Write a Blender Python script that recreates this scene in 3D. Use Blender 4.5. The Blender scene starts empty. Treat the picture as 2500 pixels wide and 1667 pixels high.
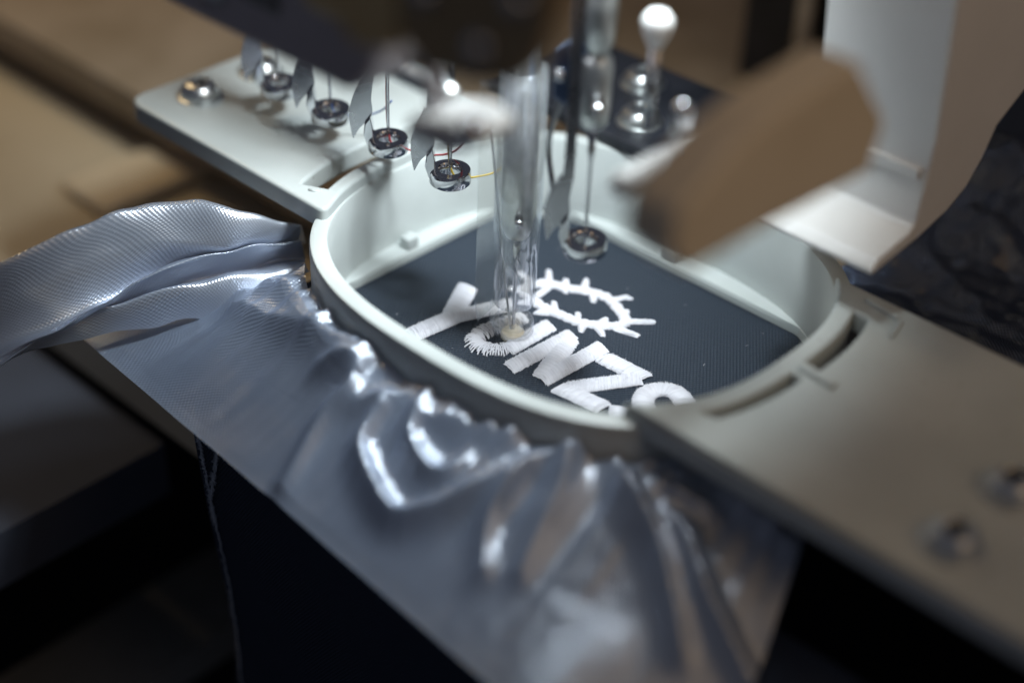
import bpy, bmesh, math, random
from mathutils import Vector, Matrix, noise
random.seed(7)
scene = bpy.context.scene
col = scene.collection
# one Blender unit = 10 cm.  X runs along the hoop arms, Y away from the operator, Z up.
# The needle pierces the fabric at the origin.

# ------------------------------------------------------------------ camera
cam_d = bpy.data.cameras.new("camera")
cam = bpy.data.objects.new("camera", cam_d); col.objects.link(cam)
right = Vector((0.72593, 0.68691, 0.03431)); up = Vector((-0.42191, 0.40538, 0.81096)); fwd = Vector((-0.54315, 0.60318, -0.58409))
m = Matrix.Identity(4)
for i in range(3):
    m[i][0] = right[i]; m[i][1] = up[i]; m[i][2] = -fwd[i]
m.translation = Vector((2.06869, -2.29954, 2.20745))
cam.matrix_world = m
cam_d.lens = 54.96; cam_d.sensor_width = 36; cam_d.clip_start = .05; cam_d.clip_end = 60
cam_d.dof.use_dof = True; cam_d.dof.focus_distance = 3.71; cam_d.dof.aperture_fstop = 0.36
scene.camera = cam

# ------------------------------------------------------------------ world, lamps, exposure
w = bpy.data.worlds.new("World"); scene.world = w; w.use_nodes = True
bg = w.node_tree.nodes["Background"]; bg.inputs[0].default_value = (.058, .063, .082, 1); bg.inputs[1].default_value = .85
def lamp(name, loc, target, size, power, colour, spread=math.pi, size_y=None):
    d = bpy.data.lights.new(name, 'AREA'); d.shape = 'DISK' if size_y is None else 'RECTANGLE'
    d.size = size; d.energy = power; d.color = colour; d.spread = spread
    if size_y: d.size_y = size_y
    o = bpy.data.objects.new(name, d); col.objects.link(o); o.location = loc
    o.rotation_euler = (Vector(target) - Vector(loc)).to_track_quat('-Z', 'Y').to_euler()
    return o
lamp("work_lamp", (.30, .08, 1.70), (-.42, -.08, .1), .36, 20, (.87, .96, 1.0), math.radians(96))
lamp("room_lamp", (4.5, .3, 4.2), (0, .2, 0), 4.0, 46, (1.0, .68, .38))
lamp("added_back_light", (-5.2, .2, 4.0), (-2.4, .8, -.3), 1.6, 22, (1.0, .70, .36), math.radians(110))  # added unseen light that warms the table and deck
vs = scene.view_settings
vs.view_transform = 'Standard'; vs.look = 'None'; vs.exposure = 0; vs.gamma = 1; vs.use_curve_mapping = False
scene.render.engine = 'CYCLES'
scene.cycles.use_denoising = True
scene.cycles.max_bounces = 16; scene.cycles.transmission_bounces = 14; scene.cycles.glossy_bounces = 5; scene.cycles.diffuse_bounces = 4; scene.cycles.transparent_max_bounces = 16

# ------------------------------------------------------------------ materials
def mat(name, base, rough=.5, metal=0., **kw):
    m = bpy.data.materials.new(name); m.use_nodes = True
    b = m.node_tree.nodes["Principled BSDF"]
    b.inputs["Base Color"].default_value = (*base, 1); b.inputs["Roughness"].default_value = rough; b.inputs["Metallic"].default_value = metal
    for k, v in kw.items(): b.inputs[k.replace('_', ' ')].default_value = v
    return m
def nodes(m): return m.node_tree.nodes, m.node_tree.links, m.node_tree.nodes["Principled BSDF"]
def noise_vary(m, c1, c2, scale, rough=None, bump=0., bscale=None, detail=6, dist=.002):
    n, l, b = nodes(m)
    tc = n.new("ShaderNodeTexCoord"); nt = n.new("ShaderNodeTexNoise"); nt.inputs["Scale"].default_value = scale; nt.inputs["Detail"].default_value = detail
    l.new(tc.outputs["Object"], nt.inputs["Vector"])
    r = n.new("ShaderNodeValToRGB"); r.color_ramp.elements[0].color = (*c1, 1); r.color_ramp.elements[1].color = (*c2, 1)
    r.color_ramp.elements[0].position = .35; r.color_ramp.elements[1].position = .68
    l.new(nt.outputs["Fac"], r.inputs[0]); l.new(r.outputs[0], b.inputs["Base Color"])
    if rough:
        mr = n.new("ShaderNodeMapRange"); mr.inputs[3].default_value = rough[0]; mr.inputs[4].default_value = rough[1]
        l.new(nt.outputs["Fac"], mr.inputs[0]); l.new(mr.outputs[0], b.inputs["Roughness"])
    if bump:
        n2 = n.new("ShaderNodeTexNoise"); n2.inputs["Scale"].default_value = bscale or scale * 8; n2.inputs["Detail"].default_value = 4
        l.new(tc.outputs["Object"], n2.inputs["Vector"])
        bp = n.new("ShaderNodeBump"); bp.inputs["Strength"].default_value = bump; bp.inputs["Distance"].default_value = dist
        l.new(n2.outputs["Fac"], bp.inputs["Height"]); l.new(bp.outputs[0], b.inputs["Normal"])
    return m
def weave(m, pitch, strength, dist, pu=1., pv=1., fuzz=0.):
    """woven relief following the cloth's own thread directions (UV in scene units)"""
    n, l, b = nodes(m)
    uv = n.new("ShaderNodeUVMap"); sx = n.new("ShaderNodeSeparateXYZ"); l.new(uv.outputs[0], sx.inputs[0])
    def s(sock, k, ph=0):
        a = n.new("ShaderNodeMath"); a.operation = 'MULTIPLY_ADD'; a.inputs[1].default_value = 2 * math.pi / (pitch * k); a.inputs[2].default_value = ph
        l.new(sock, a.inputs[0]); c = n.new("ShaderNodeMath"); c.operation = 'SINE'; l.new(a.outputs[0], c.inputs[0]); return c.outputs[0]
    a, c = s(sx.outputs[0], pu), s(sx.outputs[1], pv)
    mu = n.new("ShaderNodeMath"); mu.operation = 'MULTIPLY'; l.new(a, mu.inputs[0]); l.new(c, mu.inputs[1])
    out = mu.outputs[0]
    if fuzz:
        nz = n.new("ShaderNodeTexNoise"); nz.inputs["Scale"].default_value = 1.2 / pitch; nz.inputs["Detail"].default_value = 3
        l.new(uv.outputs[0], nz.inputs["Vector"])
        ad = n.new("ShaderNodeMath"); ad.operation = 'MULTIPLY_ADD'; ad.inputs[1].default_value = fuzz
        l.new(nz.outputs["Fac"], ad.inputs[0]); l.new(out, ad.inputs[2]); out = ad.outputs[0]
    bp = n.new("ShaderNodeBump"); bp.inputs["Strength"].default_value = strength; bp.inputs["Distance"].default_value = dist
    l.new(out, bp.inputs["Height"]); l.new(bp.outputs[0], b.inputs["Normal"])
    return m

M = {}
M['plastic'] = noise_vary(mat("grey_plastic", (.6, .63, .62), .36), (.455, .49, .48), (.515, .55, .54), 5, (.30, .44), .08, 60)
def specks(m, scale, amount, dark):
    n, l, b = nodes(m); src = b.inputs["Base Color"].links[0].from_socket
    tc = n.new("ShaderNodeTexCoord"); vo = n.new("ShaderNodeTexVoronoi"); vo.inputs["Scale"].default_value = scale; l.new(tc.outputs["Object"], vo.inputs["Vector"])
    nz = n.new("ShaderNodeTexNoise"); nz.inputs["Scale"].default_value = scale * .12; l.new(tc.outputs["Object"], nz.inputs["Vector"])
    a = n.new("ShaderNodeMath"); a.operation = 'LESS_THAN'; l.new(vo.outputs["Distance"], a.inputs[0]); a.inputs[1].default_value = .11
    c = n.new("ShaderNodeMath"); c.operation = 'GREATER_THAN'; l.new(nz.outputs["Fac"], c.inputs[0]); c.inputs[1].default_value = .58
    d = n.new("ShaderNodeMath"); d.operation = 'MULTIPLY'; l.new(a.outputs[0], d.inputs[0]); l.new(c.outputs[0], d.inputs[1])
    e = n.new("ShaderNodeMath"); e.operation = 'MULTIPLY'; l.new(d.outputs[0], e.inputs[0]); e.inputs[1].default_value = amount
    mx = n.new("ShaderNodeMix"); mx.data_type = 'RGBA'; l.new(e.outputs[0], mx.inputs[0]); l.new(src, mx.inputs[6]); mx.inputs[7].default_value = (*dark, 1)
    l.new(mx.outputs[2], b.inputs["Base Color"])
specks(M['plastic'], 26, .45, (.22, .21, .18))
M['chrome'] = noise_vary(mat("polished_steel", (.62, .63, .66), .12, 1.), (.56, .57, .6), (.68, .69, .72), 14, (.07, .2))
M['zinc'] = noise_vary(mat("zinc_steel", (.66, .68, .68), .24, 1.), (.58, .6, .6), (.74, .76, .75), 30, (.28, .42), .1, 90)
M['steel_dark'] = noise_vary(mat("dull_steel", (.3, .31, .34), .3, 1.), (.40, .41, .44), (.52, .53, .56), 12, (.2, .34))
M['navy'] = weave(mat("navy_twill", (.0095, .0200, .037), .72, 0., Sheen_Weight=.08, Sheen_Roughness=.4), .0098, .6, .004, 1., 1.35, 1.5)
M['navy_dark'] = weave(mat("navy_twill_hanging", (.018, .031, .064), .85), .0095, .8, .004, 1., 1.35, .6)
M['thread'] = mat("white_embroidery_thread", (.62, .62, .68), .5, 0., Sheen_Weight=.1)
def film_mat(name, see, white, gloss, rough, strength, tint=(.84, .89, .97)):
    """thin translucent plastic film: part clear, part milky, glossy on top"""
    m = weave(mat(name, white, .4), .0112, strength, .0035, 1., 1., .55)
    n, l, b = nodes(m); bump = b.inputs["Normal"].links[0].from_socket; out = n["Material Output"]
    tr = n.new("ShaderNodeBsdfTransparent"); tr.inputs[0].default_value = (*tint, 1)
    df = n.new("ShaderNodeBsdfDiffuse"); df.inputs[0].default_value = (*white, 1); l.new(bump, df.inputs["Normal"])
    tl = n.new("ShaderNodeBsdfTranslucent"); tl.inputs[0].default_value = (*white, 1)
    m0 = n.new("ShaderNodeMixShader"); m0.inputs[0].default_value = .3; l.new(df.outputs[0], m0.inputs[1]); l.new(tl.outputs[0], m0.inputs[2])
    m1 = n.new("ShaderNodeMixShader"); m1.inputs[0].default_value = see; l.new(m0.outputs[0], m1.inputs[1]); l.new(tr.outputs[0], m1.inputs[2])
    gl = n.new("ShaderNodeBsdfGlossy"); gl.inputs["Color"].default_value = (.80, .85, .95, 1); gl.inputs["Roughness"].default_value = rough; l.new(bump, gl.inputs["Normal"])
    lw = n.new("ShaderNodeLayerWeight"); lw.inputs[0].default_value = .35
    mr = n.new("ShaderNodeMapRange"); mr.inputs[3].default_value = gloss; mr.inputs[4].default_value = min(1, gloss + .4); l.new(lw.outputs["Facing"], mr.inputs[0])
    m2 = n.new("ShaderNodeMixShader"); l.new(mr.outputs[0], m2.inputs[0]); l.new(m1.outputs[0], m2.inputs[1]); l.new(gl.outputs[0], m2.inputs[2])
    l.new(m2.outputs[0], out.inputs["Surface"])
    return m
n_, l_, b_ = nodes(M['thread'])
gi = n_.new("ShaderNodeNewGeometry"); rr = n_.new("ShaderNodeValToRGB"); rr.color_ramp.elements[0].color = (.58, .58, .63, 1); rr.color_ramp.elements[1].color = (.67, .67, .72, 1)
l_.new(gi.outputs["Random Per Island"], rr.inputs[0]); l_.new(rr.outputs[0], b_.inputs["Base Color"])
M['film'] = film_mat("clear_film", .50, (.44, .53, .70), .26, .28, .24)
M['clear'] = film_mat("ghosted_steel", .925, (.66, .67, .68), .05, .08, .0, (.99, .985, .97))  # motion blur of the steel foot built as a see-through material
M['film_fold'] = film_mat("doubled_film", .20, (.48, .53, .62), .42, .29, .19)
M['lining_dark'] = weave(mat("dark_coated_weave", (.07, .09, .14), .24, .8, Coat_Weight=.5, Coat_Roughness=.2), .0118, .6, .0045)
M['cream'] = noise_vary(mat("cream_enamel", (.78, .78, .77), .32), (.75, .75, .74), (.81, .81, .80), 3, (.28, .4))
M['beige'] = noise_vary(mat("beige_enamel", (.80, .70, .53), .38), (.76, .66, .49), (.84, .74, .57), 4, (.33, .46), .05, 80)
M['case'] = noise_vary(mat("grey_brown_case_paint", (.5, .46, .48), .4), (.44, .405, .43), (.56, .515, .53), 4, (.32, .5))
M['brown_face'] = noise_vary(mat("brown_case_panel", (.66, .49, .25), .5), (.62, .45, .22), (.70, .53, .28), 4)
M['black'] = noise_vary(mat("black_metal", (.012, .014, .02), .5), (.008, .01, .015), (.02, .022, .03), 8)
M['blue'] = mat("blued_steel", (.07, .11, .2), .3, .8)
M['table'] = noise_vary(mat("worn_brown_table", (.3, .24, .17), .6), (.27, .21, .135), (.42, .345, .26), 2.2, (.5, .75), .2, 30)
M['deck'] = noise_vary(mat("brown_deck", (.60, .52, .38), .6), (.56, .48, .34), (.66, .57, .42), 1.3, (.5, .7))
M['wood'] = noise_vary(mat("sunlit_wood", (.7, .58, .42), .5), (.74, .62, .44), (.84, .72, .52), 3)  # sun patch on the bar put into the wood colour
M['floor'] = noise_vary(mat("dark_floor", (.010, .011, .016), .8), (.006, .007, .011), (.014, .015, .02), 2)
M['grey'] = noise_vary(mat("grey_rail", (.22, .22, .21), .55), (.19, .19, .18), (.25, .25, .24), 3)
M['dark_grey'] = noise_vary(mat('deck_shade_grey', (.05, .06, .085), .8), (.045, .053, .075), (.055, .066, .095), 3)  # shade under the film put into this colour
M['dark_brown'] = noise_vary(mat('dark_brown_enamel', (.34, .25, .14), .45), (.30, .22, .12), (.38, .28, .16), 4)
M['red'] = mat("red_thread", (.42, .02, .03), .5); M['yellow'] = mat("yellow_thread", (.42, .3, .03), .5); M['bluethread'] = mat("blue_thread", (.05, .1, .3), .5)

# ------------------------------------------------------------------ helpers
def tag(o, label=None, cat=None, group=None, kind=None):
    for k, v in (("label", label), ("category", cat), ("group", group), ("kind", kind)):
        if v: o[k] = v
    return o
def thing(name, loc, label, cat, group=None):
    o = bpy.data.objects.new(name, None); col.objects.link(o); o.location = loc; o.empty_display_size = .05
    return tag(o, label, cat, group)
def obj(name, me, material, parent=None, smooth=True):
    me.materials.clear(); me.materials.append(M[material])
    if smooth:
        for p in me.polygons: p.use_smooth = True
    o = bpy.data.objects.new(name, me); col.objects.link(o)
    if parent:
        o.parent = parent
        if parent.parent is None: o.matrix_parent_inverse = Matrix.Translation(-Vector(parent.location))
    return o
def pydata(name, v, f, fix=True):
    me = bpy.data.meshes.new(name); me.from_pydata([tuple(p) for p in v], [], f); me.validate(); me.update()
    if fix:
        bm = bmesh.new(); bm.from_mesh(me); bmesh.ops.recalc_face_normals(bm, faces=bm.faces); bm.to_mesh(me); bm.free()
    return me
def bevel(o, width, seg=3, angle=30):
    md = o.modifiers.new("bevel", 'BEVEL'); md.width = width; md.segments = seg; md.limit_method = 'ANGLE'; md.angle_limit = math.radians(angle)
    md.harden_normals = False
    o.data.shade_smooth() if False else None
    es = o.modifiers.new("normals", 'WEIGHTED_NORMAL'); es.keep_sharp = True
    return o
def box(name, lo, hi, material, parent=None, bw=.0):
    x0, y0, z0 = lo; x1, y1, z1 = hi
    v = [(x0, y0, z0), (x1, y0, z0), (x1, y1, z0), (x0, y1, z0), (x0, y0, z1), (x1, y0, z1), (x1, y1, z1), (x0, y1, z1)]
    f = [(3, 2, 1, 0), (4, 5, 6, 7), (0, 1, 5, 4), (1, 2, 6, 5), (2, 3, 7, 6), (3, 0, 4, 7)]
    o = obj(name, pydata(name, v, f), material, parent, smooth=bw > 0)
    if bw: bevel(o, bw)
    return o
def prism(name, poly, fn, t0, t1, material, parent=None, bw=0.):
    """poly of 2-D points; fn(a, b, t) -> world point"""
    n = len(poly); v = [fn(a, b, t0) for a, b in poly] + [fn(a, b, t1) for a, b in poly]
    f = [tuple(range(n)), tuple(range(2 * n - 1, n - 1, -1))] + [(i, i + n, (i + 1) % n + n, (i + 1) % n) for i in range(n)]
    o = obj(name, pydata(name, v, f), material, parent, smooth=bw > 0)
    if bw: bevel(o, bw)
    return o
def lathe_me(name, prof, seg=32, c=(0, 0, 0)):
    v, f = [], []
    for r, z in prof:
        for i in range(seg):
            a = 2 * math.pi * i / seg; v.append((c[0] + r * math.cos(a), c[1] + r * math.sin(a), c[2] + z))
    k = len(prof)
    for j in range(k - 1):
        for i in range(seg):
            f.append((j * seg + i, j * seg + (i + 1) % seg, (j + 1) * seg + (i + 1) % seg, (j + 1) * seg + i))
    if prof[0][0] > 1e-6 and prof[0] != prof[-1]: f.append(tuple(range(seg))[::-1])
    if prof[-1][0] > 1e-6 and prof[0] != prof[-1]: f.append(tuple((k - 1) * seg + i for i in range(seg)))
    return pydata(name, v, f)
def sharp(o, ang=35):
    me = o.data; bm = bmesh.new(); bm.from_mesh(me)
    for e in bm.edges:
        if len(e.link_faces) == 2 and e.calc_face_angle() > math.radians(ang): e.smooth = False
    bm.to_mesh(me); bm.free(); return o
def cr(p0, p1, p2, p3, t):
    return .5 * ((2 * p1) + (-p0 + p2) * t + (2 * p0 - 5 * p1 + 4 * p2 - p3) * t * t + (-p0 + 3 * p1 - 3 * p2 + p3) * t ** 3)
def spline(pts, n, closed=False):
    P = [Vector(p) for p in pts]; k = len(P); out = []
    segs = k if closed else k - 1
    for s in range(n if closed else n + 1):
        x = s / n * segs; i = min(int(x), segs - 1); t = x - i
        g = (lambda j: P[j % k]) if closed else (lambda j: P[max(0, min(k - 1, j))])
        out.append(cr(g(i - 1), g(i), g(i + 1), g(i + 2), t))
    return out
def tube_me(name, pts, rad, sides=8, closed=False):
    pts = [Vector(p) for p in pts]; n = len(pts); v, f = [], []
    prev = None
    for i, p in enumerate(pts):
        d = (pts[(i + 1) % n] - pts[i - 1]) if closed else (pts[min(i + 1, n - 1)] - pts[max(i - 1, 0)])
        d.normalize()
        if prev is None: a = d.orthogonal().normalized()
        else: a = (prev - d * prev.dot(d)).normalized()
        prev = a; b = d.cross(a); r = rad[i] if hasattr(rad, '__len__') else rad
        for s in range(sides):
            t = 2 * math.pi * s / sides; v.append(p + (a * math.cos(t) + b * math.sin(t)) * r)
    for i in range(n if closed else n - 1):
        j = (i + 1) % n
        for s in range(sides):
            f.append((i * sides + s, i * sides + (s + 1) % sides, j * sides + (s + 1) % sides, j * sides + s))
    if not closed: f += [tuple(range(sides))[::-1], tuple((n - 1) * sides + s for s in range(sides))]
    return pydata(name, v, f)
def grid_me(name, rows, uvscale=1.):
    """rows: list of equal-length lists of points; UVs carry real arc length so weaves stay regular"""
    R, C = len(rows), len(rows[0])
    v = [p for r in rows for p in r]; f = [(i * C + j, i * C + j + 1, (i + 1) * C + j + 1, (i + 1) * C + j) for i in range(R - 1) for j in range(C - 1)]
    me = bpy.data.meshes.new(name); me.from_pydata([tuple(p) for p in v], [], f); me.update()
    mid = R // 2; us = [0.]
    for j in range(1, C): us.append(us[-1] + (Vector(rows[mid][j]) - Vector(rows[mid][j - 1])).length)
    V = [[0.] * C for _ in range(R)]
    midc = C // 2
    acc = [0.]
    for i in range(1, R): acc.append(acc[-1] + (Vector(rows[i][midc]) - Vector(rows[i - 1][midc])).length)
    uvl = me.uv_layers.new(name="UVMap")
    for lp in me.loops:
        i, j = divmod(lp.vertex_index, C); uvl.data[lp.index].uv = (us[j] * uvscale, acc[i] * uvscale)
    return me

# ------------------------------------------------------------------ setting: table, deck, floor
def struct(o): return tag(o, kind="structure")
struct(box("floor", (-14, -8, -3.1), (10, 14, -3.0), 'floor'))
struct(box("table", (-14, .30, -.32), (10, 14, -.20), 'table', bw=.012))
struct(box("lower_deck", (-14, -.42, -.60), (-.76, 3.0, -.45), 'deck'))
struct(box("shaded_deck_slab", (-14, -8, -.80), (-.90, -.44, -.62), 'dark_grey'))  # added slab, coloured dark to stand for the shaded deck
struct(box("deck_rail", (-1.12, -3.0, -1.46), (-.80, .2, -1.34), 'grey'))

# ------------------------------------------------------------------ embroidery hoop
CX, CY, RX, RY, PN = .118, .08, .582, .48, 2.68
H = .245
def sup(th, off=0.):
    c, s = math.cos(th), math.sin(th)
    sg = lambda a: math.copysign(abs(a) ** (2 / PN), a)
    x, y = RX * sg(c), RY * sg(s)
    nx = math.copysign(abs(x / RX) ** (PN - 1), x) / RX; ny = math.copysign(abs(y / RY) ** (PN - 1), y) / RY
    n = math.hypot(nx, ny) or 1
    return CX + x + off * nx / n, CY + y + off * ny / n
NT = 240
def even_thetas():
    """parameter values spaced evenly along the rim"""
    fine = [2 * math.pi * i / 4000 for i in range(4001)]; acc = [0.]; p = sup(fine[0])
    for t in fine[1:]:
        q = sup(t); acc.append(acc[-1] + math.dist(p, q)); p = q
    out = []; k = 0
    for i in range(NT):
        tgt = acc[-1] * i / NT
        while acc[k + 1] < tgt: k += 1
        out.append(fine[k] + (fine[k + 1] - fine[k]) * (tgt - acc[k]) / (acc[k + 1] - acc[k] + 1e-12))
    return out
TH = even_thetas()
def ring_sweep(name, prof, material, parent):
    v, f = [], []; k = len(prof)
    for t in TH:
        for off, z in prof: v.append((*sup(t, off), z))
    for i in range(NT):
        j = (i + 1) % NT
        for a in range(k):
            b = (a + 1) % k; f.append((i * k + a, j * k + a, j * k + b, i * k + b))
    return sharp(obj(name, pydata(name, v, f), material, parent), 40)
hoop = thing("embroidery_hoop", (CX, CY, -.03), "pale grey plastic embroidery hoop with two flat arms and deep rounded ring", "hoop")
ring_sweep("inner_ring", [(0, .004), (0, H - .010), (.004, H - .002), (.010, H), (.036, H), (.043, H - .003), (.046, H - .012), (.044, .03), (.040, .004)], 'plastic', hoop)
ring_sweep("outer_ring", [(.0475, -.03), (.0475, .035), (.050, .042), (.060, .042), (.066, .036), (.068, -.022), (.062, -.03)], 'plastic', hoop)
# window plate: straight-sided opening inside the round wall
WX0, WX1, WY0, WY1 = -.41, .66, -.30, .50
def winray(t):
    x, y = sup(t); dx, dy = x - CX, y - CY; k = 1.
    for lim, d in ((WX1 - CX, dx), (CX - WX0, -dx), (WY1 - CY, dy), (CY - WY0, -dy)):
        if d > 1e-9: k = min(k, lim / d)
    k = min(k, .997); return CX + dx * k, CY + dy * k
v, f = [], []
for t in TH:
    ox, oy = sup(t, .002); ix, iy = winray(t)
    sx, sy = ix + (ox - ix) * .06, iy + (oy - iy) * .06
    v += [(ox, oy, .030), (sx, sy, .028), (ix, iy, .020), (ix, iy, .003)]
for i in range(NT):
    j = (i + 1) % NT
    for a in range(3): f.append((i * 4 + a, i * 4 + a + 1, j * 4 + a + 1, j * 4 + a))
obj("window_plate", pydata("window_plate", v, f), 'plastic', hoop, smooth=False)
box("wall_tab", (-.448, .045, .028), (-.415, .085, .062), 'plastic', hoop, .006)
box("wall_tab", (.05, .505, .028), (.10, .54, .06), 'plastic', hoop, .006)

def plate(name, outer, holes, z0, z1, bw, parent):
    cu = bpy.data.curves.new(name, 'CURVE'); cu.dimensions = '2D'; cu.fill_mode = 'BOTH'
    for lp in [outer] + holes:
        s = cu.splines.new('POLY'); s.points.add(len(lp) - 1); s.use_cyclic_u = True
        for p, (x, y) in zip(s.points, lp): p.co = (x, y, 0, 1)
    cu.extrude = (z1 - z0) / 2 - bw; cu.bevel_depth = bw; cu.bevel_resolution = 3; cu.offset = -bw
    o = bpy.data.objects.new(name + "_outline", cu); col.objects.link(o)
    dg = bpy.context.evaluated_depsgraph_get(); me = bpy.data.meshes.new_from_object(o.evaluated_get(dg))
    bpy.data.objects.remove(o); bpy.data.curves.remove(cu)
    me.transform(Matrix.Translation((0, 0, (z0 + z1) / 2)))
    bm = bmesh.new(); bm.from_mesh(me); bmesh.ops.remove_doubles(bm, verts=bm.verts, dist=1e-5)
    for fc in bm.faces: fc.smooth = True
    for e in bm.edges:
        if len(e.link_faces) == 2 and e.calc_face_angle() > math.radians(40): e.smooth = False
    bm.to_mesh(me); bm.free(); me.name = name
    o = obj(name, me, 'plastic', parent, smooth=False)
    md = o.modifiers.new("normals", 'WEIGHTED_NORMAL'); md.keep_sharp = True
    return o
def roundc(p, c, q, r, n=6):
    p, c, q = Vector(p), Vector(c), Vector(q); a = c + (p - c).normalized() * r; b = c + (q - c).normalized() * r
    return [tuple(a * (1 - t) ** 2 + c * 2 * t * (1 - t) + b * t * t) for t in [i / n for i in range(n + 1)]]
def arc(off, y0, y1, side, n=26):
    """points along the ring at given offset between two Y values on the left/right side"""
    pts = []
    cand = []
    for i in range(1400):
        t = math.pi / 2 + math.pi * i / 1400 if side < 0 else -math.pi / 2 + math.pi * i / 1400
        cand.append(sup(t, off))
    for k in range(n + 1):
        y = y0 + (y1 - y0) * k / n; pts.append(min(cand, key=lambda c: abs(c[1] - y)))
    return pts
ZA0, ZA1 = .218, .276
# left arm
yn, yf, xe = -.245, .42, -1.195
inner = arc(.008, yn + .03, yf, -1)
outer = roundc((-.6, yf), (xe, yf), (xe, 0), .06) + roundc((xe, 0), (xe, yn), (-.6, yn), .06)
outer += roundc((-.8, yn), (inner[0][0] + .012, yn), inner[2], .035) + inner[2:]
slot = roundc(arc(.10, -.1, .3, -1, 2)[0], arc(.10, -.192, .3, -1, 2)[0], arc(.045, -.192, .3, -1, 2)[0], .012) 
slot = arc(.116, -.195, .27, -1) + arc(.048, .27, -.165, -1)
arm_l = plate("arm", outer, [slot], ZA0, ZA1, .010, hoop)
# right arm
yn, yf, xe = -.31, .415, 1.75
inner = arc(.004, yn + .035, yf, 1)
outer = roundc((.9, yn), (xe, yn), (xe, 0), .05) + roundc((xe, 0), (xe, yf), (.9, yf), .05) + inner[::-1] + roundc(inner[1], (inner[0][0] - .02, yn + .01), (.8, yn), .01)
s1 = arc(.050, -.205, .04, 1) + arc(.078, .035, -.195, 1)
s2 = arc(.050, .085, .325, 1) + arc(.086, .320, .08, 1)
arm_r = plate("arm", outer, [s1, s2], ZA0, ZA1, .010, hoop)
def rib(a, b, wd, h, parent):
    a, b = Vector((*a, 0)), Vector((*b, 0)); d = (b - a).normalized(); n = Vector((-d.y, d.x, 0)) * wd
    poly = [a + n, b + n, b - n, a - n]
    o = prism("rib", [(p.x, p.y) for p in poly], lambda x, y, t: (x, y, t), ZA1 - .006, ZA1 + h, 'plastic', parent, .004); return o
rib((.755, .062), (.845, .054), .011, .012, arm_r)
rib((.715, .378), (.806, .362), .008, .010, arm_r)
rib((.812, .362), (.83, .29), .006, .008, arm_r)
# moulded marks on the left arm
for k, (mx, my, r) in enumerate([(-.905, -.03, .020), (-.875, -.012, .016), (-.80, -.035, .024), (-.765, .0, .012)]):
    pts = [(mx + r * math.cos(a) * (1.25 if k % 2 else 1), my + r * math.sin(a), ZA1 + .0005) for a in [2 * math.pi * i / 20 for i in range(20)]]
    obj("moulded_mark", tube_me("moulded_mark", pts, .0032, 6, True), 'plastic', arm_l)
for a, b in [((-.845, -.065), (-.77, -.07)), ((-.785, -.02), (-.745, -.045)), ((-.93, -.055), (-.89, -.06)), ((-.80, -.045), (-.80, -.02))]:
    obj("moulded_mark", tube_me("moulded_mark", [(*a, ZA1), (*b, ZA1)], .0035, 6), 'plastic', arm_l)
obj("moulded_mark", tube_me("moulded_mark", [(x, y, ZA1) for x, y in [(-.50, -.205), (-.485, -.20), (-.475, -.185)]], .004, 6), 'plastic', arm_l)
# screws
def screw(x, y, z, r, parent, drop=.0):
    prof = [(r * 1.16, -.004), (r * 1.16, .004), (r * 1.02, .006), (r, .004), (r, .012), (r * .93, .026), (r * .72, .038), (r * .45, .042), (r * .40, .040), (r * .38, .018), (0, .016)]
    s = sharp(obj("screw", lathe_me("screw", prof, 40, (x, y, z)), 'zinc', parent), 30)
    q = [(r * .40 * math.cos(a), r * .40 * math.sin(a)) for a in [math.pi / 3 * i + .3 for i in range(6)]]
    prism("hex_socket", q, lambda a, b, t: (x + a, y + b, z + t), .017, .030, 'black', s)
    return s
for x, y in ((-1.071, -.094), (-1.071, .114)): screw(x, y, ZA1, .052, hoop)
for x, y in ((1.26, -.185), (1.264, .024)): screw(x, y, ZA1, .052, hoop)

# ------------------------------------------------------------------ garment with embroidery
garment = thing("garment", (.1, -.3, -2.4), "dark navy garment stretched in the hoop with white lettering and thorn crown", "garment")
def fz(x, y): return .0012 * math.sin(9 * x + 3 * y) + .0015 * noise.noise((x * 4, y * 4, 0)) - .003 * math.exp(-(x * x + y * y) / .004)
rows = [[(x, y, fz(x, y)) for x in [-.52 + 1.28 * i / 160 for i in range(161)]] for y in [-.46 + 1.08 * j / 130 for j in range(131)]]
obj("hooped_panel", grid_me("hooped_panel", rows), 'navy', garment)
def hang(x, z):
    k = min(1, -z / .9)
    return -.69 - .03 * math.sin(6 * x + .8) * k - .05 * math.sin(2.3 * x + 1.5 * z) * k - .012 * noise.noise((x * 5, z * 2, 4))
rows = []
for j in range(60):
    z = -.13 - 2.25 * (j / 59) ** 1.2
    row = []
    for i in range(150):
        x = -.425 + 2.75 * i / 149 + .012 * math.sin(z * 3.2) * (1 if i < 75 else .3)
        curl = max(0, 1 - i / 1.5)
        row.append((x + .03 * curl, hang(x, z) + .09 * curl ** 2, z))
    rows.append(row)
obj("hanging_panel", grid_me("hanging_panel", rows), 'navy_dark', garment)
rows = []
for j in range(40):
    t = j / 39; row = []
    for i in range(120):
        xl = -.60 - .16 * t; x = xl + (1.34 - xl) * i / 119; ye = -.30; y = ye + (-.675 - .06 * i / 119 - ye) * t
        row.append((x, y, -.045 - .05 * t ** 1.5 + .012 * noise.noise((x * 4, y * 4, 9))))
    rows.append(row)
obj("draped_panel", grid_me("draped_panel", rows), 'navy_dark', garment)
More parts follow.
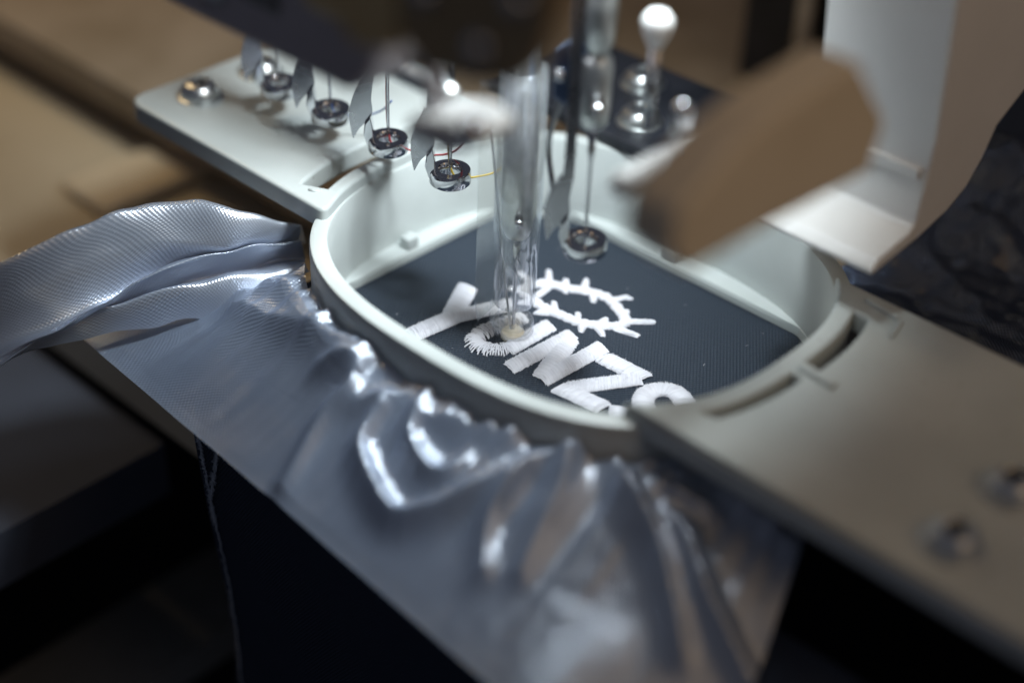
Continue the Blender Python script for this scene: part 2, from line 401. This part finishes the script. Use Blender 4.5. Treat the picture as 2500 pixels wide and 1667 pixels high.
# edge stitching down the hanging panel
def fuzz_line(name, path, r, parent):
    v, f = [], []
    P = spline(path, 140)
    base = tube_me(name, [p + Vector((random.gauss(0, .0014), random.gauss(0, .0014), 0)) for p in P], [r * random.uniform(.6, 1.3) for _ in P], 5)
    bm = bmesh.new(); bm.from_mesh(base)
    for p in P:
        for _ in range(3):
            d = Vector((random.gauss(0, 1), random.gauss(-.6, .6), random.gauss(0, 1))).normalized() * random.uniform(.006, .016)
            a = p + Vector((random.gauss(0, .002), -.002, random.gauss(0, .006))); s = d.orthogonal().normalized() * .0009
            q = [bm.verts.new(a - s), bm.verts.new(a + s), bm.verts.new(a + d)]; bm.faces.new(q)
    bm.to_mesh(base); bm.free()
    return obj(name, base, 'seamthread', parent)
M['seamthread'] = mat("grey_seam_thread", (.45, .5, .58), .6)
def hx(x0, z, extra=.0): return (x0 + .012 * math.sin(z * 3.2), hang(x0, z) - .005, z)
fuzz_line("seam_stitching", [hx(-.360, z) for z in (-.14, -.2, -.3, -.45, -.7, -1.0, -1.4)], .0024, garment)
fuzz_line("seam_stitching", [hx(-.285 - .075 * min(1, k / 4), z) for k, z in enumerate((-.14, -.2, -.25, -.30, -.36, -.42))], .0020, garment)

# satin stitching: every stitch is its own arched thread
def resample(path, pitch, closed=False):
    P = [Vector((*p, 0)) for p in path]
    if closed: P.append(P[0].copy())
    out = []; carry = 0.
    for a, b in zip(P, P[1:]):
        L = (b - a).length; d = (b - a) / L; s = carry
        while s < L: out.append((a + d * s, d)); s += pitch
        carry = s - L
    return out
def satin(bm, path, width, pitch=.0027, hgt=.0105, rad=.0019, slant=.25, jit=.0016, fill=True, taper=0., z0=.001):
    smp = resample(path, pitch); n = len(smp)
    # smooth directions along the path
    for i, (p, d) in enumerate(smp):
        k = [smp[max(0, min(n - 1, i + q))][1] for q in (-4, -3, -2, -1, 0, 1, 2, 3, 4)]
        dd = sum(k, Vector()).normalized(); nn = Vector((-dd.y, dd.x, 0))
        nn = (nn + dd * slant).normalized(); tt = i / max(1, n - 1)
        wl = width * (1 - taper * tt) ; e = min(tt, 1 - tt) * n * pitch
        wl *= min(1, .82 + e / .02) if e < .004 else 1
        a = p - nn * (wl / 2 + random.uniform(-jit, jit)); b = p + nn * (wl / 2 + random.uniform(-jit, jit))
        hh = hgt * random.uniform(.86, 1.08) * min(1, .35 + e / .012); prev = None; S = 6
        sd = dd * rad * random.uniform(.8, 1.15)
        for en, sg in ((a, -1), (b, 1)):
            for _ in range(2):
                d = (nn * sg * random.uniform(.4, 1) + dd * random.gauss(0, .6)).normalized() * random.uniform(.002, .0065); u_ = Vector((-d.y, d.x, 0)).normalized() * .0006
                zz = random.uniform(.001, .005); q = en - nn * sg * .003
                bm.faces.new([bm.verts.new((q.x - u_.x, q.y - u_.y, zz)), bm.verts.new((q.x + u_.x, q.y + u_.y, zz)), bm.verts.new((q.x + d.x, q.y + d.y, zz + random.uniform(-.001, .004)))])
        for s in range(S + 1):
            t = s / S; c = a.lerp(b, t); z = z0 + hh * (max(0, 1 - (2 * t - 1) ** 2)) ** .55
            wob = dd * random.gauss(0, .0006); q = c + wob
            ring = [bm.verts.new((q.x - sd.x, q.y - sd.y, z - rad * .7)), bm.verts.new((q.x, q.y, z + rad * .8)), bm.verts.new((q.x + sd.x, q.y + sd.y, z - rad * .7))]
            if prev:
                bm.faces.new((prev[0], prev[1], ring[1], ring[0])); bm.faces.new((prev[1], prev[2], ring[2], ring[1]))
            prev = ring
    if fill:
        prev = None
        for i, (p, d) in enumerate(smp[::3]):
            nn = Vector((-d.y, d.x, 0)); row = []; wl = width * (1 - taper * i * 3 / n)
            for s in range(7):
                t = s / 6; c = p + nn * wl * .94 * (t - .5); row.append(bm.verts.new((c.x, c.y, z0 + (hgt - .002) * min(1, .25 + min(i * 3, n - i * 3) * pitch / .012) * (max(0, 1 - (2 * t - 1) ** 2)) ** .5 - .001)))
            if prev:
                for s in range(6): bm.faces.new((prev[s], prev[s + 1], row[s + 1], row[s]))
            prev = row
def letter(strokes, label, **kw):
    bm = bmesh.new()
    for k, (path, wd) in enumerate(strokes):
        opts = dict(kw); 
        if len(path) > 3: path = [(p.x, p.y) for p in spline([(*p, 0) for p in path], 40)]
        satin(bm, path, wd * 1.13, z0=.001 + .001 * k, **opts)
    me = bpy.data.meshes.new("embroidered_letter"); bm.to_mesh(me); bm.free()
    return tag(obj("embroidered_letter", me, 'thread', garment), label)
letter([([(-.170, -.180), (-.153, -.045)], .052), ([(-.155, -.055), (-.090, .095)], .048), ([(-.159, -.050), (-.222, .070)], .050)], "letter Y")
u1 = [(-.03, .077), (-.047, .01), (-.058, -.045), (-.052, -.079), (-.024, -.095), (.015, -.077), (.032, -.045)]
bm = bmesh.new(); satin(bm, [(p.x, p.y) for p in spline([(*p, 0) for p in u1], 40)], .047, pitch=.0052, hgt=.0095, rad=.0022, slant=.1, jit=.006, fill=False)
satin(bm, [(p.x, p.y) for p in spline([(*p, 0) for p in u1], 40)], .030, pitch=.009, hgt=.005, rad=.0022, slant=1.2, jit=.006, fill=False)
satin(bm, [(.033, -.052), (.034, -.009), (.036, .100)], .051)
me = bpy.data.meshes.new("embroidered_letter"); bm.to_mesh(me); bm.free()
tag(obj("embroidered_letter", me, 'thread', garment), "half-stitched letter U under the needle")
letter([([(.087, -.104), (.102, .108)], .045), ([(.108, .090), (.170, -.085)], .047), ([(.174, -.085), (.187, .122)], .045)], "letter N")
letter([([(.212, .088), (.338, .095)], .048), ([(.330, .088), (.232, -.070)], .044), ([(.218, -.078), (.345, -.060)], .046)], "letter Z")
letter([([(.462, .090), (.425, .106), (.392, .094), (.377, .061), (.388, .026), (.415, .005), (.446, -.005), (.474, -.025), (.458, -.057), (.407, -.066), (.366, -.030)], .047)], "letter S")
# thorn crown
ringp = [(-.121, .177), (-.104, .213), (-.074, .235), (-.037, .25), (-.005, .269), (.032, .284), (.068, .284), (.104, .27), (.139, .255), (.158, .234), (.148, .205), (.121, .181), (.091, .16), (.064, .15), (.031, .147), (-.001, .141), (-.037, .14), (-.07, .144), (-.103, .152)]
spikes = [[(-.134, .202), (-.183, .21)], [(-.094, .233), (-.131, .274)], [(-.056, .254), (-.072, .276)], [(-.013, .279), (-.036, .315)], [(-.05, .245), (-.031, .227)], [(.022, .273), (.045, .245)], [(-.074, .167), (-.075, .215)], [(0, .151), (-.025, .176)], [(.069, .159), (.049, .184)], [(.116, .186), (.117, .219)], [(.071, .281), (.086, .321), (.105, .327)], [(.09, .273), (.107, .287)], [(.125, .263), (.134, .283)], [(.157, .242), (.209, .292)], [(.162, .202), (.218, .216)], [(.124, .172), (.16, .152)], [(.092, .151), (.11, .125)], [(-.002, .131), (-.028, .104)], [(-.065, .13), (-.085, .109)], [(-.116, .158), (-.146, .136)]]
bm = bmesh.new()
rp = spline([(*p, 0) for p in ringp], 150, True)
for ph in (0, math.pi):
    q = []
    for i, p in enumerate(rp):
        d = (rp[(i + 1) % 150] - rp[i - 1]).normalized(); nn = Vector((-d.y, d.x, 0)); p2 = p + nn * .005 * math.sin(i / 150 * 2 * math.pi * 13 + ph); q.append((p2.x, p2.y))
    satin(bm, q + [q[0]], .0235, pitch=.0032, hgt=.008, rad=.002, slant=.5, jit=.002, z0=.001 + .001 * (ph > 0))
for s in spikes: satin(bm, s, .0235, pitch=.0032, hgt=.007, rad=.002, slant=.4, jit=.0018, taper=.45, z0=.002)
me = bpy.data.meshes.new("thorn_crown"); bm.to_mesh(me); bm.free()
tag(obj("thorn_crown", me, 'thread', garment), "white embroidered ring of thorns")
# loose fibres on the cloth
bm = bmesh.new()
for _ in range(40):
    x, y = random.uniform(-.4, .66), random.uniform(-.2, .48); a = random.uniform(0, math.pi); L = random.uniform(.003, .010)
    p = Vector((x, y, fz(x, y) + .0015)); d = Vector((math.cos(a), math.sin(a), random.uniform(0, .5))) * L; s = Vector((-d.y, d.x, 0)).normalized() * .0007
    bm.faces.new([bm.verts.new(p - s), bm.verts.new(p + s), bm.verts.new(p + d)])
me = bpy.data.meshes.new("lint"); bm.to_mesh(me); bm.free(); tag(obj("lint", me, 'thread', garment), kind="stuff")

# ------------------------------------------------------------------ silver film in front of the hoop
ridges = [([(-.103, -.521), (-.019, -.487)], .030, .016), ([(-.002, -.515), (.005, -.541), (-.01, -.606), (.008, -.734)], .036, .018), ([(.047, -.542), (.137, -.48)], .022, .016),
          ([(.101, -.535), (.103, -.575), (.122, -.612), (.197, -.649), (.289, -.673), (.343, -.641), (.384, -.594), (.414, -.544), (.437, -.513)], .040, .019),
          ([(.188, -.479), (.187, -.502), (.208, -.547), (.279, -.572), (.327, -.562), (.347, -.527)], .036, .018), ([(.218, -.495), (.33, -.456), (.434, -.437)], .022, .020),
          ([(.513, -.407), (.487, -.442), (.471, -.479), (.467, -.53), (.474, -.58), (.526, -.649)], .038, .018), ([(.517, -.405), (.539, -.415), (.561, -.461), (.572, -.527), (.591, -.607)], .036, .018),
          ([(.607, -.34), (.664, -.374), (.759, -.405), (.838, -.452), (.929, -.515)], .042, .019), ([(.75, -.354), (.804, -.365), (.918, -.423), (1.051, -.458)], .038, .019),
          ([(.70, -.321), (.791, -.281)], .026, .016), ([(.71, -.262), (.726, -.278)], .02, .014), ([(.748, -.231), (.853, -.227), (.96, -.228)], .026, .018),
          ([(-.565, -.429), (-.383, -.396), (-.201, -.454), (-.007, -.462)], .034, .030), ([(-.493, -.455), (-.314, -.48), (-.004, -.465)], .022, .022)]
rs = []
for path, h, wd in ridges:
    pp = spline([(*p, 0) for p in path], 16) if len(path) > 2 else [Vector((*path[0], 0)).lerp(Vector((*path[1], 0)), t / 8) for t in range(9)]
    lo_ = (min(p.x for p in pp) - .12, min(p.y for p in pp) - .12); hi_ = (max(p.x for p in pp) + .12, max(p.y for p in pp) + .12)
    rs.append((pp, h, wd, lo_, hi_))
def film_relief(x, y):
    z = 0.
    for pp, h, wd, lo_, hi_ in rs:
        if not (lo_[0] < x < hi_[0] and lo_[1] < y < hi_[1]): continue
        best = 9; bi = 0
        for i in range(len(pp) - 1):
            a, b = pp[i], pp[i + 1]; dx, dy = b.x - a.x, b.y - a.y; L2 = dx * dx + dy * dy
            t = max(0, min(1, ((x - a.x) * dx + (y - a.y) * dy) / L2)); d = math.hypot(x - a.x - t * dx, y - a.y - t * dy)
            if d < best: best = d; bi = (i + t) / (len(pp) - 1)
        if best < wd * 5:
            z += 1.30 * h * math.exp(-(best / (wd * 1.45)) ** 1.5) * (.5 + .5 * math.sin(math.pi * min(1, bi * .9 + .1)))
    z += .010 * noise.noise((x * 4, y * 4, 1.3)) + .002 * noise.noise((x * 11, y * 11, 4.2)) + .0008 * noise.noise((x * 23, y * 23, 7.1))
    return z
film = thing("film_sheet", (.2, -.6, -.02), "silver grey film crumpled in front of the hoop, folded up beside its left arm", "film")
rows = []
NS, NTT = 340, 180
def hoop_edge(x):
    """Y of the hoop's near side"""
    q = (x - CX) / (RX + .055)
    if abs(q) >= 1: return CY
    return CY - (RY + .055) * (1 - abs(q) ** PN) ** (1 / PN)
for j in range(NTT):
    t = j / (NTT - 1); row = []
    for i in range(NS):
        s = i / (NS - 1)
        x0 = -.62 + 1.60 * s; x1 = -.81 + 1.88 * s
        ye = hoop_edge(x0)
        if x0 < -.44: k = min(1, (-.44 - x0) / .1); ye = hoop_edge(-.44) * (1 - k) + -.31 * k
        if x0 > .60: k = min(1, (x0 - .60) / .15); ye = hoop_edge(.60) * (1 - k) + -.21 * k
        x = x0 + (x1 - x0) * t; yb = -.705 - .119 * s
        if s > .86: yb += (s - .86) * 2.5
        y = ye + (yb - ye) * t
        gather = .5 + .5 * noise.noise((x0 * 14, 3.1, 2)) + .35 * noise.noise((x0 * 31, 1.1, 5))
        top = (.15 + .03 * gather) * min(1, max(.25, (s - .02) * 7)) * (1 if s < .8 else max(.75, 1 - (s - .8) * 1.3))
        z = top * (1 - t) ** 1.15 - .062 * t + film_relief(x, y) * min(1, .55 + 3 * t) * (1 if t < .92 else 1 - .5 * (t - .92) / .08)
        z += .022 * (gather - .5) * math.exp(-t * 9) * 1.2
        row.append((x, y, z))
    rows.append(row)
fo = obj("sheet", grid_me("sheet", rows), 'film', film)

# ------------------------------------------------------------------ silver lining folded out on the left
R7 = [[(-.90, -.74, .05), (-.87, -.60, .07), (-.82, -.46, .08), (-.76, -.34, .08), (-.66, -.26, .07), (-.60, -.14, .05)],
 [(-.811, -.868, .22), (-.779, -.71, .25), (-.731, -.559, .27), (-.672, -.438, .27), (-.573, -.349, .24), (-.521, -.22, .17)],
 [(-.797, -.892, .13), (-.765, -.792, .16), (-.714, -.643, .19), (-.643, -.506, .20), (-.561, -.403, .18), (-.527, -.216, .14)],
 [(-.783, -.902, .03), (-.737, -.805, .05), (-.71, -.687, .07), (-.69, -.561, .09), (-.649, -.421, .10), (-.546, -.217, .10)],
 [(-.737, -.911, .04), (-.687, -.811, .07), (-.655, -.701, .11), (-.62, -.592, .15), (-.572, -.448, .17), (-.496, -.242, .15)],
 [(-.745, -.892, .02), (-.72, -.759, .03), (-.703, -.609, .04), (-.656, -.487, .05), (-.604, -.353, .06), (-.541, -.195, .06)],
 [(-.729, -.895, .03), (-.697, -.745, .07), (-.631, -.616, .09), (-.569, -.496, .10), (-.531, -.394, .10), (-.487, -.24, .08)],
 [(-.74, -.88, .0), (-.71, -.755, -.005), (-.64, -.62, .0), (-.572, -.50, .0), (-.51, -.415, .0), (-.42, -.30, .0)]]
def loft(R, nr, nc, wob=0.):
    cols = [spline(r, nc) for r in R]; out = [[None] * (nc + 1) for _ in range(nr + 1)]
    for j in range(nc + 1):
        c = spline([cols[i][j] for i in range(len(R))], nr)
        for i, p in enumerate(c):
            if wob: p = p + Vector((0, 0, wob * noise.noise((p.x * 11, p.y * 11, p.z * 11)))) 
            out[i][j] = p
    return out
# extend past the outer end so the fold leaves the picture
R7 = [[tuple(Vector(r[0]) + (Vector(r[0]) - Vector(r[1])) * 1.3 - Vector((0, 0, .02)))] + r for r in R7]
lo = obj("fold", grid_me("fold", loft(R7, 150, 190, .016)), 'film_fold', film)
# dark lining behind the right arm
rows = []
for j in range(110):
    v_ = j / 109; row = []
    for i in range(150):
        u_ = i / 149; x = .40 + 1.5 * u_; y = .44 + 1.0 * v_
        z = .03 + .05 * v_ + .05 * math.sin(7 * y - 4.0 * x + 1) * (.4 + v_) + .05 * noise.noise((x * 3.2, y * 4.5, 3)) + .030 * noise.noise((x * 7, y * 7, 8)) + .012 * noise.noise((x * 19, y * 19, 2)) + .10 * v_ ** 3
        q = (abs((x - CX) / (RX + .11)) ** PN + abs((y - CY) / (RY + .11)) ** PN)
        if q < 1: z = -.08
        elif q < 1.5: z = -.08 + (z + .08) * (q - 1) / .5
        row.append((x, y, z))
    rows.append(row)
ld = thing("lining_fabric", (1.0, .9, 0), "dark glossy woven lining rumpled behind the right hoop arm", "lining")
obj("fold", grid_me("fold", rows), 'lining_dark', ld)
rows = [[(x, 1.38 + .5 * t + .05 * math.sin(5 * x), .12 + .32 * math.sin(t * 1.6) + .03 * math.sin(7 * x + 2 * t)) for x in [.2 + 2.6 * i / 60 for i in range(61)]] for t in [k / 30 for k in range(31)]]
gb = thing("garment_bundle", (1.2, 1.6, .1), "black bunched garment cloth piled behind the dark glossy lining", "garment")
obj("cloth", grid_me("cloth", rows), 'navy_dark', gb)
rows = [[(1.16 + .12 * t + .25 * t * (i / 40), .47 + .5 * (i / 40), .0 + .16 * math.sin(math.pi * min(1, t * 1.2)) * math.sin(math.pi * (.12 + .8 * i / 40))) for i in range(41)] for t in [k / 30 for k in range(31)]]
obj("cloth", grid_me("cloth", rows), 'navy_dark', gb)

# ------------------------------------------------------------------ presser feet and needles
LD = Vector((-.726, -.687, 0))         # side of the ring on which the shank stands
TN = Vector((-LD.y, LD.x, 0))
blade_poly = [(.086, -.004), (.093, .04), (.092, .075), (.081, .115), (.064, .155), (.056, .20), (.056, .62), (.034, .62), (.033, .20), (.036, .14), (.040, .10), (.038, .062), (.052, .042), (.070, .022), (.080, .004)]
wide_poly = [(.086, -.004), (.094, .04), (.094, .62), (.030, .62), (.030, .10), (.034, .062), (.048, .042), (.066, .022), (.080, .004)]
def make_foot(material, label, blade_poly=blade_poly):
    t = thing("presser_foot", (0, 0, 0), label, "presser foot", "presser feet under the needle case")
    r = lathe_me("ring", [(.0255, -.036), (.0475, -.036), (.0500, -.033), (.0500, -.006), (.0480, -.001), (.0440, .0), (.0300, .0), (.0255, -.006), (.0245, -.016), (.0255, -.036)], 48)
    sharp(obj("ring", r, material, t), 50)
    def f(s, z, q): p = LD * s + TN * q; return (p.x, p.y, z)
    th = .005 if material == 'chrome' else .016
    smooth_poly = [(p.x, p.y) for p in spline([(*q, 0) for q in blade_poly], 90, True)] if material == 'chrome' else blade_poly
    prism("blade", smooth_poly, f, -th, th, 'steel_dark' if material == 'chrome' else material, t, .0012)
    prism("neck", [(.034, -.022), (.050, -.020), (.060, .010), (.056, .040), (.042, .060), (.036, .030)], f, -.018, .016, material, t, .003)
    return t
def copy_thing(src, loc, label):
    c = src.copy(); col.objects.link(c); c.location = loc; c["label"] = label
    for ch in src.children:
        k = ch.copy(); col.objects.link(k); k.parent = c
    return c
ZR = .371
foot = make_foot('chrome', "polished steel presser foot above the left arm's far screw")
feet = [(-.851, None), (-.650, "polished steel presser foot casting a shadow over the moulded marks"), (-.437, "polished steel presser foot with red thread above the left arm's slot"), (-.222, "polished steel presser foot with yellow thread inside the hoop"), (.203, "blurred steel presser foot hanging above the thorn crown")]
bpy.context.view_layer.update()
for i, (x, lb) in enumerate(feet):
    if i == 0: foot.location = (x, 0, ZR)
    else: copy_thing(foot, (x, 0, ZR), lb)
clear = make_foot('clear', "steel presser foot ghosted by motion, built clear, lowered onto the half-stitched letter U", wide_poly); clear["group"] = "presser feet under the needle case"  # steel foot made see-through to stand for its motion blur
sl = lathe_me("blur_column", [(.046, .05), (.050, .05), (.056, .30), (.056, .66), (.052, .66), (.052, .30), (.046, .05)], 40); obj("blur_column", sl, 'clear', clear)  # added shell that draws the blurred column round the needle
clear.location = (-.004, .004, .048)

def make_needle(label, stout=False):
    t = thing("needle_bar", (0, 0, 0), label, "needle", "needles under the needle case")
    obj("needle", lathe_me("needle", [(0, -.022), (.0015, -.012), (.0040, .02), (.0046, .20), (.0085, .225), (.0085, .31)], 14), 'chrome', t)
    if stout:
        obj("bar", lathe_me("bar", [(.010, .285), (.026, .290), (.034, .31), (.0395, .36), (.0395, 1.05), (0, 1.05)], 36), 'zinc', t)
        obj("clamp_screw", tube_me("clamp_screw", [(0.02, -.02, .36), (.045, -.045, .36), (.052, -.052, .36)], [.011, .011, .008], 14), 'chrome', t)
        return t
    c = sharp(obj("clamp", lathe_me("clamp", [(.012, .285), (.022, .287), (.030, .300), (.034, .330), (.034, .430), (.031, .445), (.026, .452)], 32), 'zinc', t), 40)
    obj("clamp_screw", tube_me("clamp_screw", [(0.02, -.02, .36), (.045, -.045, .36), (.052, -.052, .36)], [.013, .013, .009], 14), 'chrome', t)
    obj("bar", lathe_me("bar", [(.024, .45), (.024, .47), (.032, .48), (.032, .75), (.0, .75)], 28), 'zinc', t)
    return t
nd = make_needle("needle and bar of the foot above the left arm's far screw")
nl = [(-.851, ZR - .01, None), (-.650, ZR - .01, "needle and bar of the foot above the moulded marks"), (-.437, ZR - .01, "needle carrying red thread above the left arm's slot"), (-.222, ZR - .01, "needle carrying yellow thread inside the hoop"), (0, -.004, "lowered needle piercing the navy cloth at letter U"), (.203, ZR - .01, "raised needle and bar above the thorn crown")]
bpy.context.view_layer.update()
for i, (x, z, lb) in enumerate(nl):
    if i == 0: nd.location = (x, 0, z)
    elif i == 4: make_needle(lb, True).location = (x, 0, z)
    else: copy_thing(nd, (x, 0, z), lb)
# blued guide beside the sixth needle
g = thing("foot_guide", (.13, 0, .70), "blued steel foot guide beside the raised needle over the crown", "guide")
prism("guide_body", [(.105, .69), (.165, .68), (.175, .80), (.150, .84), (.11, .80)], lambda a, b, t: (a, t, b), -.03, .03, 'blue', g, .01)
obj("guide_stud", lathe_me("guide_stud", [(0, -.014), (.012, -.010), (.014, 0), (.010, .010), (0, .014)], 16, (.135, -.035, .755)), 'chrome', g)
obj("guide_wire", tube_me("guide_wire", spline([(.125, -.01, .70), (.105, -.02, .62), (.100, -.02, .55), (.115, -.02, .47), (.098, -.02, .41)], 30), .007, 8), 'chrome', g)

def thread(name, pts, r, m_, label):
    return tag(obj(name, tube_me(name, spline(pts, 50), r, 6), m_), label, "thread")
thread("thread", [(-.450, .01, .60), (-.446, .004, .47), (-.437, .0, .385), (-.425, .006, .35), (-.405, .03, .338), (-.33, .05, .345), (-.27, .06, .375), (-.22, .05, .44), (-.20, .03, .52)], .0026, 'red', "red thread from the third needle looping towards the fourth foot")
thread("thread", [(-.245, .01, .56), (-.236, .004, .46), (-.224, .0, .385), (-.21, .006, .352), (-.195, .03, .345), (-.165, .075, .350), (-.15, .10, .362)], .0026, 'yellow', "yellow thread through the fourth presser foot with a loose tail")
thread("thread", [(-.655, .01, .56), (-.652, .0, .42), (-.64, .01, .352), (-.60, .05, .345), (-.55, .08, .37), (-.50, .07, .42)], .0024, 'bluethread', "blue thread through the second presser foot")
thread("thread", [(-.075, -.02, .55), (-.05, -.012, .33), (-.025, -.008, .15), (-.006, -.004, .03), (0, 0, .004)], .0028, 'thread', "white upper thread running down to the lowered needle")

# ------------------------------------------------------------------ machine head parts
case = thing("needle_case", (-.3, -.7, .85), "dark needle case of the machine above the row of presser feet", "machine head")
prism("case_body", [(-1.9, .875), (.08, .875), (.14, .93), (.20, 1.06), (.26, 1.25), (.26, 2.1), (-1.9, 2.1)], lambda x, z, y: (x, y, z), -.58, -.38, 'case', case, .025)
prism("case_panel", [(-.63, 1.06), (-.605, 1.03), (-.57, 1.03), (-.57, 1.9), (-.63, 1.9)], lambda y, z, x: (x, y, z), .02, .20, 'brown_face', case, .012)
prism("case_rib", [(-.60, 1.0), (-.57, .955), (-.56, .955), (-.56, 1.9), (-.60, 1.9)], lambda y, z, x: (x, y, z), -.22, -.10, 'grey', case, .012)
prism("tip_plate", [(.25, .868), (.36, .868), (.415, .895), (.42, .925), (.36, .935), (.26, .905)], lambda x, z, y: (x, y, z), -.60, -.47, 'cream', case, .016)
obj("glint_rail", tube_me("glint_rail", [(-.16, -.33, .80), (-.155, -.33, .80), (-.14, -.33, .80), (.10, -.33, .80), (.115, -.33, .80), (.12, -.33, .80)], [.006, .016, .022, .022, .016, .006], 18), 'zinc', case)  # added rail that catches the work lamp as a bright streak
for x in (-.13, .09): obj("rail_post", tube_me("rail_post", [(x, -.33, .81), (x, -.36, .90), (x, -.40, .93)], .009, 10), 'steel_dark', case)
obj("tip_rod", tube_me("tip_rod", [(.29, -.55, .92), (.27, -.55, 1.0), (.235, -.55, 1.12)], .012, 12), 'case', case)
obj("tip_stud", lathe_me("tip_stud", [(0, .026), (.018, .020), (.026, .004), (.022, -.012), (0, -.014)], 20, (.415, -.585, .93)), 'chrome', case)
prism("front_cover", [(.40, 1.15), (.46, 1.115), (.56, 1.125), (.645, 1.155), (.70, 1.22), (.73, 1.32), (.73, 1.9), (.40, 1.9)], lambda x, z, y: (x, y, z), -.745, -.70, 'dark_brown', case, .012)
prism("front_strip", [(.26, 1.13), (.30, 1.10), (.395, 1.125), (.395, 1.9), (.26, 1.9)], lambda x, z, y: (x, y, z), -.75, -.70, 'brown_face', case, .012)
for x, z in ((.585, 1.20), (.66, 1.30), (.47, 1.25)):
    obj("cover_stud", lathe_me("cover_stud", [(0, .022), (.014, .018), (.021, .004), (.018, -.012), (0, -.014)], 18, (x, -.752, z)), 'chrome', case)
for x, z in ((-.294, .945), (.116, 1.03), (.389, 1.10), (.30, 1.02)):
    obj("case_screw", lathe_me("case_screw", [(0, .03), (.02, .024), (.03, .0), (0, -.01)], 18, (x, -.585, z)), 'zinc', case)

bk = thing("cover_bracket", (.6, .5, .4), "cream enamelled bracket reaching down over the right side of the hoop", "bracket")
prof = [(.43, 1.9), (.433, 1.0), (.475, .66), (.470, .56), (.462, .455), (.44, .440), (.325, .425), (.300, .405), (.305, .392), (.487, .408), (.60, .430), (.675, .464), (.725, .52), (.76, .588), (.858, .64), (1.05, .70), (1.05, 1.9)]
prism("bracket_body", prof, lambda y, z, x: (x, y, z), .45, .75, 'cream', bk, .016)
prism("bracket_lip", [(.455, .585), (.476, .585), (.476, .562), (.459, .556)], lambda y, z, x: (x, y, z), .47, .735, 'cream', bk, .004)

bar = thing("support_bar", (.72, -.2, .7), "beige enamelled bar in front of the cream bracket", "machine arm")
prism("bar_body", [(-.650, .935), (-.640, 1.005), (-.52, 1.07), (-.389, 1.092), (-.180, 1.105), (-.050, .948), (-.078, .855), (-.418, .872), (-.595, .875)], lambda y, z, x: (x, y, z), .80, .90, 'beige', bar, .012)
prism("bar_flange", [(-.35, .92), (-.335, 1.02), (-.11, .992), (.13, .91), (.16, .80)], lambda y, z, x: (x, y, z), .62, .70, 'beige', bar, .015)
obj("bar_button", lathe_me("bar_button", [(0, .02), (.022, .018), (.03, .008), (.03, -.01)], 20), 'beige', bar)
b_ = bar.children[-1]; b_.matrix_parent_inverse = Matrix.Identity(4); b_.location = (.185, .0, .255); b_.rotation_euler = (0, math.pi / 2, 0)
rod = thing("thread_guide_rod", (.55, -.2, .76), "bright white guide rod sticking out beside the beige bar's end", "rod")
obj("rod_body", tube_me("rod_body", [(.55, -.350, .785), (.55, -.345, .785), (.55, -.33, .785), (.55, -.20, .787), (.55, .10, .79)], [.010, .020, .026, .026, .026], 20), 'cream', rod)
rod2 = thing("guide_post", (.5, -.1, .74), "short upright steel post behind the white guide rod", "post")
obj("post_body", lathe_me("post_body", [(.0, .105), (.014, .10), (.019, .09), (.019, .0)], 20, (.50, -.10, .75)), 'chrome', rod2)

tk = thing("tension_knob", (.347, 0, .80), "pale rounded knob on a dark stem behind the beige bar", "knob")
obj("knob_head", lathe_me("knob_head", [(0, .058), (.020, .054), (.031, .038), (.028, .014), (.014, -.018), (0, -.020)], 24, (.347, 0, .90)), 'cream', tk)
obj("knob_stem", lathe_me("knob_stem", [(.012, -.20), (.012, -.01)], 14, (.347, 0, .90)), 'steel_dark', tk)
bp = thing("clamp_plate", (-.2, .72, .27), "black clamp plate with steel screws behind the hoop", "plate")
box("plate_body", (-.62, .535, .25), (.06, .95, .285), 'black', bp, .008)
for x, y in ((-.165, .645), (-.30, .82)): screw(x, y, .286, .055, bp)
fr = thing("frame_arm", (-.5, 2.2, -.19), "black machine frame with steel posts behind the cream bracket", "machine frame")
box("frame_body", (-.72, 1.9, -.195), (.9, 2.6, 1.3), 'black', fr, .02)
for x, y, r, m_ in ((-.42, 1.82, .045, 'chrome'), (-.05, 1.84, .035, 'blue')):
    obj("post", lathe_me("post", [(r, -.195), (r, 1.2)], 20, (x, y, 0)), m_, fr)
obj("knob", lathe_me("knob", [(0, -.09), (.06, -.075), (.09, 0), (.06, .075), (0, .09)], 20, (-.22, 1.80, .33)), 'zinc', fr)

pb = thing("wooden_bar", (-1.87, .1, -.448), "pale wooden bar, colour lightened for sun, lying on the brown deck under the left arm", "bar")
prism("bar_body", [(-2.47, .20), (-2.20, .22), (-2.12, -1.2), (-2.42, -1.2)], lambda x, y, z: (x, y, z), -.748, -.66, 'wood', pb, .02) if False else box("bar_body", (-2.0, -.02, -.448), (-1.74, 1.4, -.40), 'wood', pb, .02)
